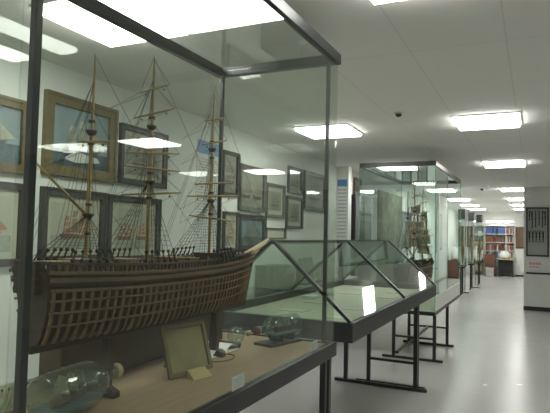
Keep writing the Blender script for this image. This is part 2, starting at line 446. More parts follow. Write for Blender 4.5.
            for sgn in (-1, 1):
                rg.tube([c+d*hl*sgn, tpz], .0007, 4); rg.ball(c+d*hl*sgn*.6-Vector((0, 0, .012)), .0035, 6)
                rg.tube([c+d*hl*sgn, (ox, yb-.22, oz+max(.25, z-.12))], .0006, 4)
            rg.build('rigging_lines', ropem, yd)
        # shrouds with ratlines and deadeyes
        for side in (-1, 1):
            sh = MB(); tt = Vector((ox+side*.006, yb, oz+tops[0])); n = 6
            feet = []
            for k in range(n):
                yy = yb-.115+.024*k*1.35 - .02
                t = (yy-oy)/(L+.15)
                f = P(max(0.0, min(1, t)), 1, side, .004); f.y = yy; f.z += .034; feet.append(f)
                sh.tube([f, tt], .0009, 4)
            for q in range(1, 15):
                g = q/16
                sh.tube([lerp(feet[0], tt, g), lerp(feet[-1], tt, g)], .00055, 4)
            t2 = Vector((ox, yb, oz+tops[1]))
            for k in range(3):
                s0 = Vector((ox+side*.024, yb-.02+.02*k, oz+tops[0])); sh.tube([s0, t2], .0007, 4)
            sh.build('shrouds', ropem, m)
            de = MB()
            for f in feet:
                dn = (tt-f).normalized(); g0 = f+dn*.034; de.ball(g0, .0062, 8); de.ball(f, .0062, 8); de.tube([g0, f-Vector((0, 0, .02))], .0026, 5)
            de.build('deadeyes', ropem, m)
            bk = MB()
            for k in range(3): bk.tube([(ox, yb+.006, oz+mh-.08), P(max(0, min(1, (my-.15-.02*k)/(L+.1))), 1, side)], .0006, 4)
            bk.build('backstays', ropem, m)
    # mizzen gaff and boom
    yb = oy+.19
    mz = [c for c in root.children if c.name.startswith('mast')][0]
    MB().tube([(ox, yb-.008, oz+.375), (ox+.02, yb-.24, oz+.52)], [.0055, .003], 8).build('gaff', mastm, mz, True)
    MB().tube([(ox, yb-.008, zt+.03), (ox+.02, yb-.24, zt+.038)], [.005, .003], 8).build('boom', mastm, mz, True)
    # stays between masts
    sy = MB()
    for a, b in (((.19, .88), (.485, .58)), ((.485, .96), (.90, .52)), ((.90, .97), (1.45, .33)), ((.90, .50), (1.2, .26)), ((.485, .56), (.88, .26)), ((.19, .47), (.46, .24)), ((.90, .80), (1.38, .30))):
        sy.tube([(ox, oy+a[0], oz+a[1]), (ox, oy+b[0], oz+b[1])], .0008, 4)
    sy.build('stays', ropem, root)

ship = thing('model_ship', 'long dark brown three-masted wooden sailing ship model with bare yards on the case floor', 'model ship', (-1.25, 1.7, .965))
build_ship(ship, -1.25, 1.10, 1.172)
# its cradle
cr = thing('ship_cradle', 'dark wooden cradle carrying the large ship model', 'ship cradle', (-1.25, 1.7, .965))
MB().box((-1.52, 1.37, .965), (-1.42, 2.42, 1.125)).build('back_board', deckd, cr, bevel=.003)
for y in (1.385, 2.05):
    MB().prism([(-1.40, y, .966), (-1.20, y, .966), (-1.20, y, .985), (-1.235, y, 1.0), (-1.228, y, 1.06), (-1.238, y, 1.152), (-1.262, y, 1.152), (-1.272, y, 1.06), (-1.27, y, 1.0), (-1.40, y, .985)], (0, .026, 0)).build('support', hullm, cr, bevel=.003)

# ------------------------------------------------------------------ things on the floor of case 1
FZ = .966
def bottle(label, c, d, L, r, gm, capm, cols, stand=False, neck=.3):
    d = Vector((d[0], d[1], 0)).normalized(); c = Vector(c); o = c - d*L/2
    t = thing('ship_in_bottle', label, 'ship in a bottle', (c.x, c.y, FZ))
    bl = L*(1-neck); nr = r*.30
    prof = [(0, r*.55), (.004, r*.85), (.014, r), (bl*.55, r), (bl*.8, r), (bl*.93, r*.86), (bl, r*.6), (bl+L*neck*.25, nr*1.1), (L*.97, nr), (L, nr*1.15)]
    g = MB().lathe(prof, o, d, 28).build('bottle_glass', gm, t, True)
    MB().lathe([(0, nr*1.18), (.02, nr*1.18), (.026, nr)], o+d*(L*.975), d, 16).build('stopper', capm, t, True)
    # tiny ship inside
    s = MB(); u = d.cross(Vector((0, 0, 1))); base = o + d*bl*.16 - Vector((0, 0, r*.35)); l = bl*.62
    rows = []
    for i in range(9):
        q = i/8; wv = r*.26*math.sin(PI*min(.97, q*.9+.1))**.6
        p = base + d*l*q
        rows.append([p+u*wv+Vector((0, 0, r*.2)), p+u*wv*.7, p-Vector((0, 0, r*.12)), p-u*wv*.7, p-u*wv+Vector((0, 0, r*.2))])
    s.grid(rows); s.build('tiny_hull', cols[0], t)
    sl = MB()
    for k in range(3):
        p = base + d*l*(.25+.25*k); sl.tube([p, p+Vector((0, 0, r*1.05))], .0016, 5)
        for z, hw in ((.35, .42), (.62, .32), (.85, .2)):
            a = p+Vector((0, 0, r*z))
            sl.prism([a-u*r*hw, a+u*r*hw, a+u*r*hw*.8+Vector((0, 0, r*.22)), a-u*r*hw*.8+Vector((0, 0, r*.22))], d*.003)
    sl.build('tiny_sails', cols[1], t)
    sea = MB(); rows = []
    for i in range(10):
        q = i/9; p = o + d*bl*(.04+.88*q) - Vector((0, 0, r*.5)); wv = r*.8
        rows.append([p+u*wv*k/4+Vector((0, 0, .002*math.sin(i*2+k))) for k in range(-4, 5)])
    sea.grid(rows); sea.build('tiny_sea', cols[2], t)
    if stand:
        bz = FZ
        MB().box((-.055, -L*.42, 0), (.055, L*.38, .012)).build('stand_base', darkb, None)
        b = bpy.context.scene.collection.objects[-1]
        b.parent = t; b.rotation_euler = (0, 0, math.atan2(d.y, d.x)-PI/2)
        st = MB()
        for q in (.2, .5):
            p = o + d*L*q; a = Vector((p.x, p.y, FZ+.012))
            st.prism([a-u*.04, a+u*.04, a+u*.045+Vector((0, 0, .028)), a+u*.02+Vector((0, 0, c.z-r-FZ-.012+.004)), a-u*.02+Vector((0, 0, c.z-r-FZ-.012+.004)), a-u*.045+Vector((0, 0, .028))], d*.012)
        st.build('stand_cheeks', darkb, t)
    return t
bottle('large clear bottle with a tiny ship inside lying at the front left of the case', (-1.225, 1.27, FZ+.069), (-.15, 1), .35, .068, botglass, cork, (ribm, sailm, teal), neck=.30)
bottle('green glass bottle with a tiny ship on a black stand near the far end', (-1.135, 2.46, FZ+.078), (-.25, -1), .29, .056, botgreen, redm, (hullm, sailm, teal), stand=True, neck=.25)
t = thing('glass_flask', 'small round clear glass flask left of the green bottle', 'glass flask', (-1.30, 2.34, FZ))
MB().lathe([(0, .012), (.004, .026), (.02, .038), (.04, .041), (.06, .036), (.075, .02), (.085, .012), (.11, .012)], (-1.31, 2.30, FZ+.042), (.35, 1, 0), 20).build('flask_glass', botglass, t, True)
MB().lathe([(0, .014), (.018, .014)], (-1.273, 2.406, FZ+.042), (.35, 1, 0), 12).build('stopper', cork, t, True)

# easel-backed brass plate
t = thing('plaque', 'olive brass framed plaque leaning on a small stand below the ship', 'plaque', (-1.19, 1.75, FZ))
p0, p1 = Vector((-1.19, 1.652, FZ)), Vector((-1.147, 1.875, FZ)); dd = (p1-p0).normalized(); bk = Vector((-dd.y, dd.x, 0)); up = (Vector((0, 0, .185)) + bk*.06)
up = up.normalized(); hgt = .19; wid = (p1-p0).length
nrm = dd.cross(up).normalized()
def slab(o, w_, h_, th, off=0): 
    a = o + nrm*off
    return [a, a+dd*w_, a+dd*w_+nrm*th, a+nrm*th, a+up*h_, a+dd*w_+up*h_, a+dd*w_+up*h_+nrm*th, a+up*h_+nrm*th]
MB().hexa(slab(p0+dd*.016+up*.016, wid-.032, hgt-.032, .005)).build('plate', brassp, t)
fr = MB()
fr.hexa(slab(p0, .017, hgt, .013)); fr.hexa(slab(p0+dd*(wid-.017), .017, hgt, .013))
fr.hexa(slab(p0+dd*.017, wid-.034, .017, .013)); fr.hexa(slab(p0+dd*.017+up*(hgt-.017), wid-.034, .017, .013))
fr.build('frame', brass, t, bevel=.002)
q = p0+dd*wid/2
MB().bar(q+up*.15-nrm*.004, Vector((q.x, q.y, FZ+.004))+bk*.14, .012, .006).build('back_strut', brass, t)
# yellow card in front of plaque
a = Vector((-1.133, 1.70, FZ)); e = Vector((.30, 1, 0)).normalized(); f = Vector((1, -.30, 0)).normalized()
cb = MB().hexa([a-f*.012, a-f*.012+e*.085, a+f*.03+e*.085, a+f*.03, a-f*.012+Vector((0, 0, .03)), a-f*.012+e*.085+Vector((0, 0, .03)), a+f*.03+e*.085+Vector((0, 0, .003)), a+f*.03+Vector((0, 0, .003))])
tag(cb.build('caption_card', yellowc, origin=(-1.11, 1.72, FZ)), 'folded yellow caption card in front of the brass plaque', 'caption card')
# open book with curled page
t = thing('open_book', 'open white booklet with a curled page behind the plaque', 'book', (-1.30, 2.16, FZ))
pg = MB()
def page(y0, sgn, n=8):
    rows = []
    for i in range(n+1):
        s_ = i/n; rows.append([( -1.38+.0*s_, y0+sgn*.12*s_, FZ+.004+.028*math.sin(PI*min(1, s_*1.05))**.7), (-1.23, y0+sgn*.12*s_, FZ+.004+.028*math.sin(PI*min(1, s_*1.05))**.7)])
    return rows
pg.grid(page(2.13, -1)); pg.grid(page(2.13, 1)); pg.box((-1.38, 2.012, FZ), (-1.23, 2.248, FZ+.004))
pg.build('pages', paper, t, True)
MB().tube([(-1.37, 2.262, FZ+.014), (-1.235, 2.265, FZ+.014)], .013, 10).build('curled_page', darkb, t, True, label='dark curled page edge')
t = thing('loose_sheet', 'white paper sheet lying on the case floor behind the ship cradle', 'paper', (-1.54, 2.1, FZ))
MB().box((-1.54, 2.02, FZ), (-1.42, 2.18, FZ+.003)).build('sheet', paper, t)
# brown spectacles ring
g = MB()
for k in range(20):
    a0, a1 = 2*PI*k/20, 2*PI*(k+1)/20
    g.tube([(-1.20+.05*math.cos(a0), 2.04+.075*math.sin(a0), FZ+.003), (-1.20+.05*math.cos(a1), 2.04+.075*math.sin(a1), FZ+.003)], .0025, 5, False)
tag(g.build('wire_loop', brass, origin=(-1.20, 2.04, FZ)), 'thin brass wire loop lying right of the plaque', 'wire loop')
# labels standing at the glass
def label_card(x, y, w_, h_, lbl):
    t = thing('label_card', lbl, 'label card', (x, y, FZ), 'small white label cards')
    MB().box((x-.002, y-w_/2, FZ+.0066), (x, y+w_/2, FZ+.0066+h_)).build('card', paper, t)
    l = MB()
    for k in range(4): l.box((x, y-w_*.4, FZ+.0066+h_*(.2+.18*k)), (x+.0004, y+w_*(.38-.1*(k % 2)), FZ+.0066+h_*(.25+.18*k)))
    l.build('print_lines', ink, t)
label_card(X1-.022, 1.66, .085, .045, 'small white printed label card below the brass plaque, on the case rail')
label_card(X1-.022, 2.37, .08, .042, 'small white printed label card at the far right corner of the ship case')
label_card(X1-.022, 1.15, .08, .045, 'small white printed label card at the lower left, below the clear bottle')
# ribbed model hull at near left
t = thing('ribbed_boat_model', 'pale green ribbed boat model at the extreme lower left inside the case', 'boat model', (-1.35, .95, FZ))
rbm = MB()
for k in range(12):
    y = .82+.025*k; q = []
    for j in range(9):
        a = PI*j/8; rr = .09*(1-.5*((k-6)/6)**2)
        q.append((-1.33+rr*math.cos(a+PI), y, FZ+.115-.10*math.sin(a)*(1-.3*((k-6)/6)**2)))
    for a, b in zip(q, q[1:]): rbm.bar(a, b, .010, .005)
rbm.build('ribs', woven, t)
MB().box((-1.338, .80, FZ), (-1.322, 1.12, FZ+.018)).build('keel', hullm, t)
for s_ in (-1, 1):
    MB().bar((-1.33+s_*.075, .83, FZ+.118), (-1.33+s_*.075, 1.09, FZ+.118), .008, .008).build('gunwale', woven, t)

# ------------------------------------------------------------------ low table case with pitched glass roof
TX0, TX1, TY0, TY1, RX = -1.845, -.875, 2.85, 5.60, -1.36
tc_ = thing('table_showcase', 'long low showcase with pitched glass roof between the two tall cases', 'showcase', (RX, 4.2, 0))
rail_ring(tc_, 'base_rail', TX0, TX1, TY0, TY1, .925, 1.03, .035, steelg)
MB().box((TX0+.035, TY0+.035, .945), (TX1-.035, TY1-.035, .975)).build('case_floor', beige, tc_)
RZ = 1.45; sl = Vector((TX1-.02, 0, 1.035)); rg = Vector((RX, 0, RZ))
MB().box((RX-.011, TY0, RZ-.012), (RX+.011, TY1, RZ+.01)).build('ridge_bar', steel, tc_)
for y in (TY0+.012, (TY0+TY1)/2, TY1-.012):
    for s_ in (-1, 1):
        MB().bar((RX+s_*(TX1-.015-RX), y, 1.034), (RX+s_*.012, y, RZ-.002), .030, .018).build('glazing_bar', steel, tc_)
for y0, y1 in ((TY0+.024, (TY0+TY1)/2-.012), ((TY0+TY1)/2+.012, TY1-.024)):
    for s_ in (-1, 1):
        a0 = Vector((RX+s_*(TX1-.02-RX), y0, 1.032)); a1 = Vector((a0.x, y1, a0.z)); b0 = Vector((RX+s_*.013, y0, RZ-.006)); b1 = Vector((b0.x, y1, b0.z)); n_ = Vector((s_*.0035, 0, .004))
        MB().hexa([a0, a1, b1, b0, a0+n_, a1+n_, b1+n_, b0+n_]).build('glass_pane', pane2, tc_)
for y in (TY0+.004, TY1-.010):
    MB().prism([(TX0+.03, y, 1.031), (TX1-.03, y, 1.031), (RX, y, RZ-.014)], (0, .006, 0)).build('gable_pane', pane2, tc_)
H_frame(tc_, -1.87, -.94, 5.50, .925, -1.755, -1.05, 0)
H_frame(tc_, -1.66, -.97, 5.57, .925, -1.535, -1.05, .25, t=.036)
H_frame(tc_, -1.87, -.94, 2.95, .925, -1.755, -1.05, .25)
# exhibits: papers on the sloping floor
cards = ((-1.13, 3.35, .16, .10), (-1.15, 3.80, .14, .10), (-1.12, 4.65, .16, .1), (-1.15, 5.1, .16, .1), (-1.5, 3.5, .2, .12), (-1.5, 4.0, .2, .12), (-1.5, 4.8, .2, .12), (-1.5, 5.25, .2, .12))
wh = ['front left corner', 'front left half', 'front right half', 'front right corner', 'back left corner', 'back left half', 'back right half', 'back right corner']
for (x, y, a, b), s_ in zip(cards, wh):
    t = thing('document_sheet', 'pale document sheet lying flat in the low showcase, %s' % s_, 'document', (x, y, .975), 'documents in the low showcase')
    MB().box((x-a/2, y-b/2, .975), (x+a/2, y+b/2, .979)).build('sheet', matboard, t)
t = thing('white_booklet', 'small white booklet upright at the back of the low showcase', 'booklet', (-1.65, 4.25, .975))
MB().box((-1.70, 4.16, .975), (-1.60, 4.34, 1.0)).build('pages', paper, t)

# ------------------------------------------------------------------ second tall case
CX0, CX1, CY0, CY1 = -2.03, -1.075, 6.80, 9.25
c2 = thing('display_case', 'second tall glass display case standing behind the low showcase', 'display case', ((CX0+CX1)/2, 8.0, 0))
rail_ring(c2, 'base_rail', CX0, CX1, CY0, CY1, .555, .60, .03, steel)
MB().box((CX0+.03, CY0+.03, .56), (CX1-.03, CY1-.03, .59)).build('case_floor', beige, c2)
rail_ring(c2, 'top_rail', CX0, CX1, CY0, CY1, 2.365, 2.42, .03, steel)
MB().box((CX1-.012, CY0+.008, .79), (CX1-.006, 7.85, 2.365)).build('glass_pane', pane2, c2)
MB().box((CX1-.014, CY0+.008, .60), (CX1-.004, CY1-.008, .785)).build('floor_reflection_panel', wallm, c2)  # pale panel standing in for the floor's reflection in the front glass
MB().box((CX1-.013, 7.851, .79), (CX1-.005, 7.862, 2.365)).build('pane_edge', edge, c2)
MB().box((CX0+.006, CY0+.008, .60), (CX0+.012, CY1-.008, 2.365)).build('glass_pane', pane2, c2)
MB().box((CX0+.006, CY0+.002, .60), (CX1-.006, CY0+.007, 2.365)).build('glass_pane', pane2, c2)
MB().box((CX0+.006, CY1-.007, .60), (CX1-.006, CY1-.002, 2.365)).build('glass_pane', pane2, c2)
MB().box((CX0+.031, CY0+.031, 2.39), (CX1-.031, CY1-.031, 2.396)).build('top_pane', topglass, c2)
for x in (CX0+.003, CX1-.003):
    for y in (CY0+.004, CY1-.004):
        MB().box((x-.004, y-.004, .60), (x+.004, y+.004, 2.365)).build('corner_bead', edge, c2)
H_frame(c2, -1.72, -.99, 6.87, .555, -1.58, -1.09, .27, t=.038)
H_frame(c2, -1.69, -1.0, 7.94, .555, -1.61, -1.09, .25)
MB().box((-1.36, 6.0, .235), (-1.33, 7.925, .26)).build('long_stretcher', steel, c2)
MB().box((CX0+.031, 7.6, .60), (CX0+.045, 9.15, 2.15)).build('backing_board', mat('olive_board', (.27, .29, .22), .8, noise=.3, scale=6), c2)
ship2 = thing('model_ship', 'tall-masted sailing ship model inside the second tall glass case', 'model ship', (-1.55, 8.3, .59))
build_ship(ship2, 0, 0, 0, True)
def bake(o):
    pass
# scale the far ship's meshes to 1.75
S = 1.55
def scale_tree(o):
    for c in o.children:
        me = c.data
        w0 = Vector((-1.55, 8.3, .59))
        for v in me.vertices:
            p = v.co + w0                     # coordinates as built
            v.co = Vector((p.x*S, p.y*S - 1.12, p.z*S + .18))
        scale_tree(c)
scale_tree(ship2)
MB().box((-1.70, 7.35, .59), (-1.40, 9.2, .62)).build('cradle_board', hullm, ship2)
for y in (7.6, 8.8): MB().prism([(-1.63, y, .62), (-1.47, y, .62), (-1.53, y, .745), (-1.57, y, .745)], (0, .04, 0)).build('cradle_support', hullm, ship2)

# ------------------------------------------------------------------ framed pictures on the left wall
def picture(y0, y1, z0, z1, label, fm, fw=.05, mat_w=0, bg=('sky', 'sea'), ships=1, glazed=True, cols=None, hz=.3, group='pictures on the left wall', foam=False):
    x = XL
    t = thing('framed_picture', label, 'picture', (x, (y0+y1)/2, z0), group)
    f = MB(); d = .03
    def quadbar(a0, a1, b0, b1): f.box((x, a0, b0), (x+d, a1, b1))
    quadbar(y0, y0+fw, z0, z1); quadbar(y1-fw, y1, z0, z1); quadbar(y0+fw, y1-fw, z0, z0+fw); quadbar(y0+fw, y1-fw, z1-fw, z1)
    g = fw*.35
    f.box((x+d, y0, z0), (x+d+.008, y0+g, z1)); f.box((x+d, y1-g, z0), (x+d+.008, y1, z1)); f.box((x+d, y0+g, z0), (x+d+.008, y1-g, z0+g)); f.box((x+d, y0+g, z1-g), (x+d+.008, y1-g, z1))
    f.build('frame', fm, t, bevel=.003)
    iy0, iy1, iz0, iz1 = y0+fw, y1-fw, z0+fw, z1-fw
    if mat_w:
        MB().box((x, iy0, iz0), (x+.010, iy1, iz1)).build('mount', matboard, t)
        iy0 += mat_w; iy1 -= mat_w; iz0 += mat_w; iz1 -= mat_w; xx = x+.0105
    else: xx = x+.004
    p = MB(); w_, h_ = iy1-iy0, iz1-iz0; hzz = iz0+h_*hz
    p.mi = 0; p.box((x, iy0, hzz), (xx, iy1, iz1)); p.mi = 1; p.box((x, iy0, iz0), (xx, iy1, hzz))
    def q(pts, e): p.prism([(xx, iy0+a*w_, iz0+b*h_) for a, b in pts], (e, 0, 0))
    rs = random.Random(int(y0*100))
    for k in range(ships):
        cx = (.5 if ships == 1 else .25+.5*k); s_ = .34 if ships == 1 else .2
        by = hz-.03
        p.mi = 2; q([(cx-s_*.95, by+.07), (cx-s_*.8, by-.04), (cx+s_*.75, by-.04), (cx+s_*1.05, by+.09), (cx+s_*.5, by+.04)], .001)
        p.mi = 3
        for j, mh in ((-1, .75), (0, 1), (1, .85)):
            mx = cx+j*s_*.5
            for lv in range(3):
                zz = by+.09+lv*mh*s_*.5; hw = s_*(.24-.05*lv); hh = mh*s_*.42
                q([(mx-hw, zz), (mx+hw, zz+.01), (mx+hw*.82+.02, zz+hh), (mx-hw*.82+.02, zz+hh)], .0012)
        q([(cx+s_*.8, by+.1), (cx+s_*1.3, by+.14), (cx+s_*.75, by+.14+s_*.7)], .0012)
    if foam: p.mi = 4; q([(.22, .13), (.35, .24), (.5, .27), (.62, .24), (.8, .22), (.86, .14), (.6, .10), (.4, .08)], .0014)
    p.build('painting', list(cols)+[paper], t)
    if glazed: MB().box((x+.016, y0+fw, z0+fw), (x+.018, y1-fw, z1-fw)).build('glazing', picglass, t)
    return t
def pm(n, c, nz=.25, sc_=5): return mat(n, c, .6, noise=nz, scale=sc_)
sky1, sea1, hl1, sl1 = pm('painted_sky', (.27, .36, .40)), pm('painted_sea', (.05, .10, .13), .5, 12), pm('painted_hull', (.06, .05, .04)), pm('painted_sails', (.60, .55, .40))
sky2, sea2, hl2, sl2 = pm('print_sky', (.50, .50, .41), .1), pm('print_sea', (.36, .40, .33), .2, 12), pm('print_hull', (.22, .10, .06)), pm('print_sails', (.42, .22, .12), .3, 20)
sky3, sea3, hl3, sl3 = pm('etching_sky', (.34, .35, .29), .15), pm('etching_sea', (.25, .27, .22), .25, 12), pm('etching_hull', (.07, .055, .04)), pm('etching_sails', (.20, .16, .10), .3, 20)
bl1, bl2 = pm('chart_blue', (.16, .26, .30), .4, 7), pm('chart_dark', (.07, .11, .12), .4, 7)
A, B_, E_, D_ = (sky1, sea1, hl1, sl1), (sky2, sea2, hl2, sl2), (sky3, sea3, hl3, sl3), (bl1, bl2, hl1, sl3)
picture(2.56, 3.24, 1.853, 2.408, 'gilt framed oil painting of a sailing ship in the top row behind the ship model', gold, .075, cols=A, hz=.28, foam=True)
picture(1.75, 2.45, 1.83, 2.29, 'gilt framed seascape painting partly cut off at the left of the photo', gold, .06, cols=A, hz=.35)
picture(1.80, 2.44, 1.265, 1.773, 'dark framed ship print at far left, below the gilt seascape', dkframe, .045, .04, cols=B_)
picture(3.285, 3.875, 1.86, 2.327, 'dark framed ship print in the top row right of the gilt painting', dkframe, .045, .035, cols=E_)
picture(2.56, 3.155, 1.263, 1.772, 'dark framed ship print with reddish sails below the gilt painting', dkframe, .055, .04, cols=B_)
picture(3.17, 3.81, 1.25, 1.767, 'dark framed print of two ships below the top row print', dkframe, .05, .05, cols=B_, ships=2)
picture(4.825, 5.165, 1.88, 2.345, 'narrow dark framed picture just right of the blue-headed notice', dkframe, .035, 0, cols=E_)
picture(5.185, 5.82, 1.74, 2.25, 'grey-brown framed picture, largest of the middle group on the left wall', gyframe, .05, 0, cols=E_, ships=2)
picture(5.85, 6.37, 1.69, 2.105, 'small dark framed picture with pale mount right of the grey-brown one', gyframe, .04, .05, cols=E_)
picture(6.48, 6.95, 2.03, 2.38, 'small dark framed picture highest in the right group', dkframe, .04, 0, cols=E_)
picture(6.44, 6.98, 1.565, 1.99, 'small dark framed picture with mount directly under the highest one', dkframe, .04, .05, cols=E_)
picture(7.03, 7.87, 1.84, 2.385, 'wide dark framed picture farthest right of the left wall group', dkframe, .05, 0, cols=E_)
picture(5.19, 5.845, 1.305, 1.705, 'dark framed bluish picture in the lower row', dkframe, .06, 0, cols=D_)
picture(4.87, 5.175, 1.31, 1.715, 'narrow pale picture in the lower row beside the bluish picture', gyframe, .03, .03, cols=B_)
picture(5.86, 6.42, 1.435, 1.565, 'low wide cream panel under the small mounted picture', gyframe, .012, 0, cols=(matboard, matboard, sl2, sl2), ships=0, glazed=False)
picture(9.35, 9.75, 2.20, 2.52, 'small gilt framed picture high on the wall beyond the white pier', gold, .04, 0, cols=E_, glazed=False)
picture(11.6, 12.5, 1.3, 2.1, 'dark framed picture on the left wall seen through the second tall case, nearest of three', dkframe, .06, 0, cols=E_, glazed=False)
picture(13.2, 14.3, 1.2, 2.1, 'dark framed picture on the left wall seen through the second tall case, middle of three', dkframe, .06, 0, cols=D_, glazed=False)
picture(15.2, 16.6, 1.2, 2.1, 'dark framed picture on the left wall seen through the second tall case, farthest of three', dkframe, .06, 0, cols=E_, glazed=False)
# notices with blue heading
def notice(x, y0, y1, z0, z1, axis, label, rows_):
    t = thing('notice', label, 'notice', (x, y0, z0), 'notices with blue headings')
    def B3(m_, a0, a1, b0, b1, e0, e1):
        if axis == 'x': return m_.box((x+e0, a0, b0), (x+e1, a1, b1))
        return m_.box((a0, x-e1, b0), (a1, x-e0, b1))
    B3(MB(), y0, y1, z0, z1, 0, .004).build('sheet', paper, t)
    h_ = z1-z0; w_ = y1-y0
    B3(MB(), y0+w_*.03, y1-w_*.03, z1-h_*.13, z1-h_*.02, .004, .0046).build('blue_heading', bluep, t)
    l = MB(); r = random.Random(3)
    for k in range(rows_):
        zz = z1-h_*(.17+.8*k/rows_); a = y0+w_*.06
        while a < y1-w_*.1:
            b = min(a+w_*r.uniform(.04, .12), y1-w_*.05); B3(l, a, b, zz-h_*.35/rows_, zz, .004, .0046); a = b+w_*.02
    l.build('text_lines', ink, t)
notice(XL, 4.37, 4.80, 1.25, 2.405, 'x', 'tall white notice with blue heading between the picture groups, behind the foremast', 34)
notice(8.45, -2.885, -2.72, 1.4, 2.41, 'y', 'narrow white notice with blue heading on the white pier', 14)

# ------------------------------------------------------------------ things behind the low showcase along the wall
def cabinet(name, x0, x1, y0, y1, z, label, m, n=1):
    t = thing(name, label, 'cabinet', ((x0+x1)/2, (y0+y1)/2, 0))
    MB().box((x0, y0, .05), (x1, y1, z-.02)).build('body', m, t, bevel=.004)
    MB().box((x0-.0, y0-.01, z-.02), (x1+.012, y1+.01, z)).build('top', m, t, bevel=.003)
    MB().box((x0+.02, y0+.02, 0), (x1-.03, y1-.02, .05)).build('plinth', basem, t)
    for k in range(n):
        a = y0+(y1-y0)*k/n; b = y0+(y1-y0)*(k+1)/n
        dr = MB().box((x1, a+.01, .08), (x1+.012, b-.01, z-.04)).build('door', m, t, bevel=.002)
        MB().tube([(x1+.025, b-.05, z*.55), (x1+.025, b-.05, z*.55+.1)], .005, 6).build('handle', chrome, dr)
    return t
cabinet('cabinet', XL+.015, XL+.30, 5.62, 6.08, 1.13, 'waist-high black cabinet against the left wall beneath the bluish picture', darkb, 1)
cabinet('tall_cabinet', XL+.015, XL+.22, 8.75, 9.75, 2.17, 'tall black cabinet against the left wall just beyond the white pier', darkb, 2)
cabinet('low_cabinet', XL+.015, XL+.42, 6.25, 8.35, .86, 'long pale grey low cabinet against the left wall before the pier', wallm, 3)
t = thing('engine_model', 'dark teal engine model on the pale low cabinet', 'engine model', (-2.68, 6.7, .86))
eb = MB().box((-2.78, 6.38, .86), (-2.58, 7.0, .89)); eb.build('base', darkb, t)
e = MB()
for k in range(3):
    y = 6.47+.16*k; e.lathe([(0, .06), (.16, .06), (.165, .075), (.22, .075), (.23, .04), (.30, .03)], (-2.68, y, .89), (0, 0, 1), 14)
e.build('cylinders', teal, t, True)
fw_ = MB()
for k in range(24):
    a0, a1 = 2*PI*k/24, 2*PI*(k+1)/24
    fw_.bar((-2.60, 6.93+.11*math.cos(a0), 1.01+.11*math.sin(a0)), (-2.60, 6.93+.11*math.cos(a1), 1.01+.11*math.sin(a1)), .02, .02)
for k in range(3):
    a0 = PI*k/3; fw_.bar((-2.60, 6.93-.1*math.cos(a0), 1.01-.1*math.sin(a0)), (-2.60, 6.93+.1*math.cos(a0), 1.01+.1*math.sin(a0)), .012, .012)
fw_.build('flywheel', teal, t)
t = thing('coral', 'white branching coral on the pale low cabinet before the pier', 'coral', (-2.6, 7.85, .86))
cm = MB(); rc = random.Random(5)
def branch(p, d, l, r, n):
    q = p+d*l; cm.tube([p, q], [r, r*.7], 6)
    if n:
        for k in range(3):
            nd = (d+Vector((rc.uniform(-.8, .8), rc.uniform(-.8, .8), rc.uniform(-.1, .6)))).normalized(); branch(q, nd, l*.75, r*.7, n-1)
for k in range(4): branch(Vector((-2.6, 7.85+.05*(k-1.5), .86)), Vector((rc.uniform(-.4, .4), rc.uniform(-.5, .5), 1)).normalized(), .13, .022, 3)
cm.build('branches', coralm, t)

# ------------------------------------------------------------------ partition wall: board of knots and small poster
t = thing('knot_board', 'dark framed grey board of rope tools and knots on the right partition wall', 'display board', (.05, 12.85, 1.135))
yb = 12.85; bx0, bx1, bz0, bz1 = -.165, .27, 1.135, 2.17
MB().box((bx0+.03, yb-.012, bz0+.03), (bx1-.03, yb, bz1-.03)).build('board', boardm, t)
fr = MB(); fw = .032
fr.box((bx0, yb-.035, bz0), (bx0+fw, yb, bz1)); fr.box((bx1-fw, yb-.035, bz0), (bx1, yb, bz1)); fr.box((bx0+fw, yb-.035, bz0), (bx1-fw, yb, bz0+fw)); fr.box((bx0+fw, yb-.035, bz1-fw), (bx1-fw, yb, bz1))
fr.build('frame', dkframe, t)
for k in range(5):                                # lower row of crossed knots
    x = -.10+.065*k; z = 1.55; g = MB()
    g.tube([(x-.018, yb-.02, z+.13), (x+.004, yb-.02, z), (x-.014, yb-.02, z-.12)], [.007, .012, .006], 6)
    g.tube([(x+.018, yb-.024, z+.13), (x-.004, yb-.024, z), (x+.014, yb-.024, z-.12)], [.007, .012, .006], 6)
    g.ball((x, yb-.022, z), (.016, .008, .016), 8); g.build('knot', ropem, t)
for k, (x, l) in enumerate(((-.10, .20), (-.045, .36), (.02, .34), (.085, .30), (.15, .34), (.20, .3))):
    z = 2.10; g = MB()
    g.tube([(x, yb-.02, z), (x, yb-.02, z-l)], .009, 6); g.ball((x, yb-.02, z-l*.5), (.014, .008, .02), 8)
    if k in (0, 4): g.tube([(x, yb-.02, z-.02), (x+.045, yb-.02, z-.05), (x+.045, yb-.02, z-.14)], .009, 6)
    g.tube([(x-.015, yb-.02, z-l), (x+.015, yb-.02, z-l)], .009, 6); g.build('rope_tool', ropem, t)
# next board beginning at the right image edge
t = thing('knot_board', 'second dark framed board on the partition, cut off by the right edge of the photo', 'display board', (.55, 12.85, 1.135))
MB().box((.35, yb-.012, bz0+.03), (.78, yb, bz1-.03)).build('board', boardm, t)
fr = MB()
fr.box((.32, yb-.035, bz0), (.352, yb, bz1)); fr.box((.778, yb-.035, bz0), (.81, yb, bz1)); fr.box((.352, yb-.035, bz0), (.778, yb, bz0+fw)); fr.box((.352, yb-.035, bz1-fw), (.778, yb, bz1)); fr.build('frame', dkframe, t)
t = thing('small_poster', 'small white paper with pink print below the knot board', 'poster', (0, 12.85, .86))
MB().box((-.14, yb-.004, .85), (.17, yb, 1.045)).build('paper', paper, t)
g = MB()
for k in range(7): g.box((-.11+.033*k, yb-.0046, .96), (-.11+.033*k+.022, yb-.004, 1.01))
for k in range(5): g.box((-.10+.04*k, yb-.0046, .90), (-.10+.04*k+.022, yb-.004, .93))
g.build('pink_print', pinkp, t)

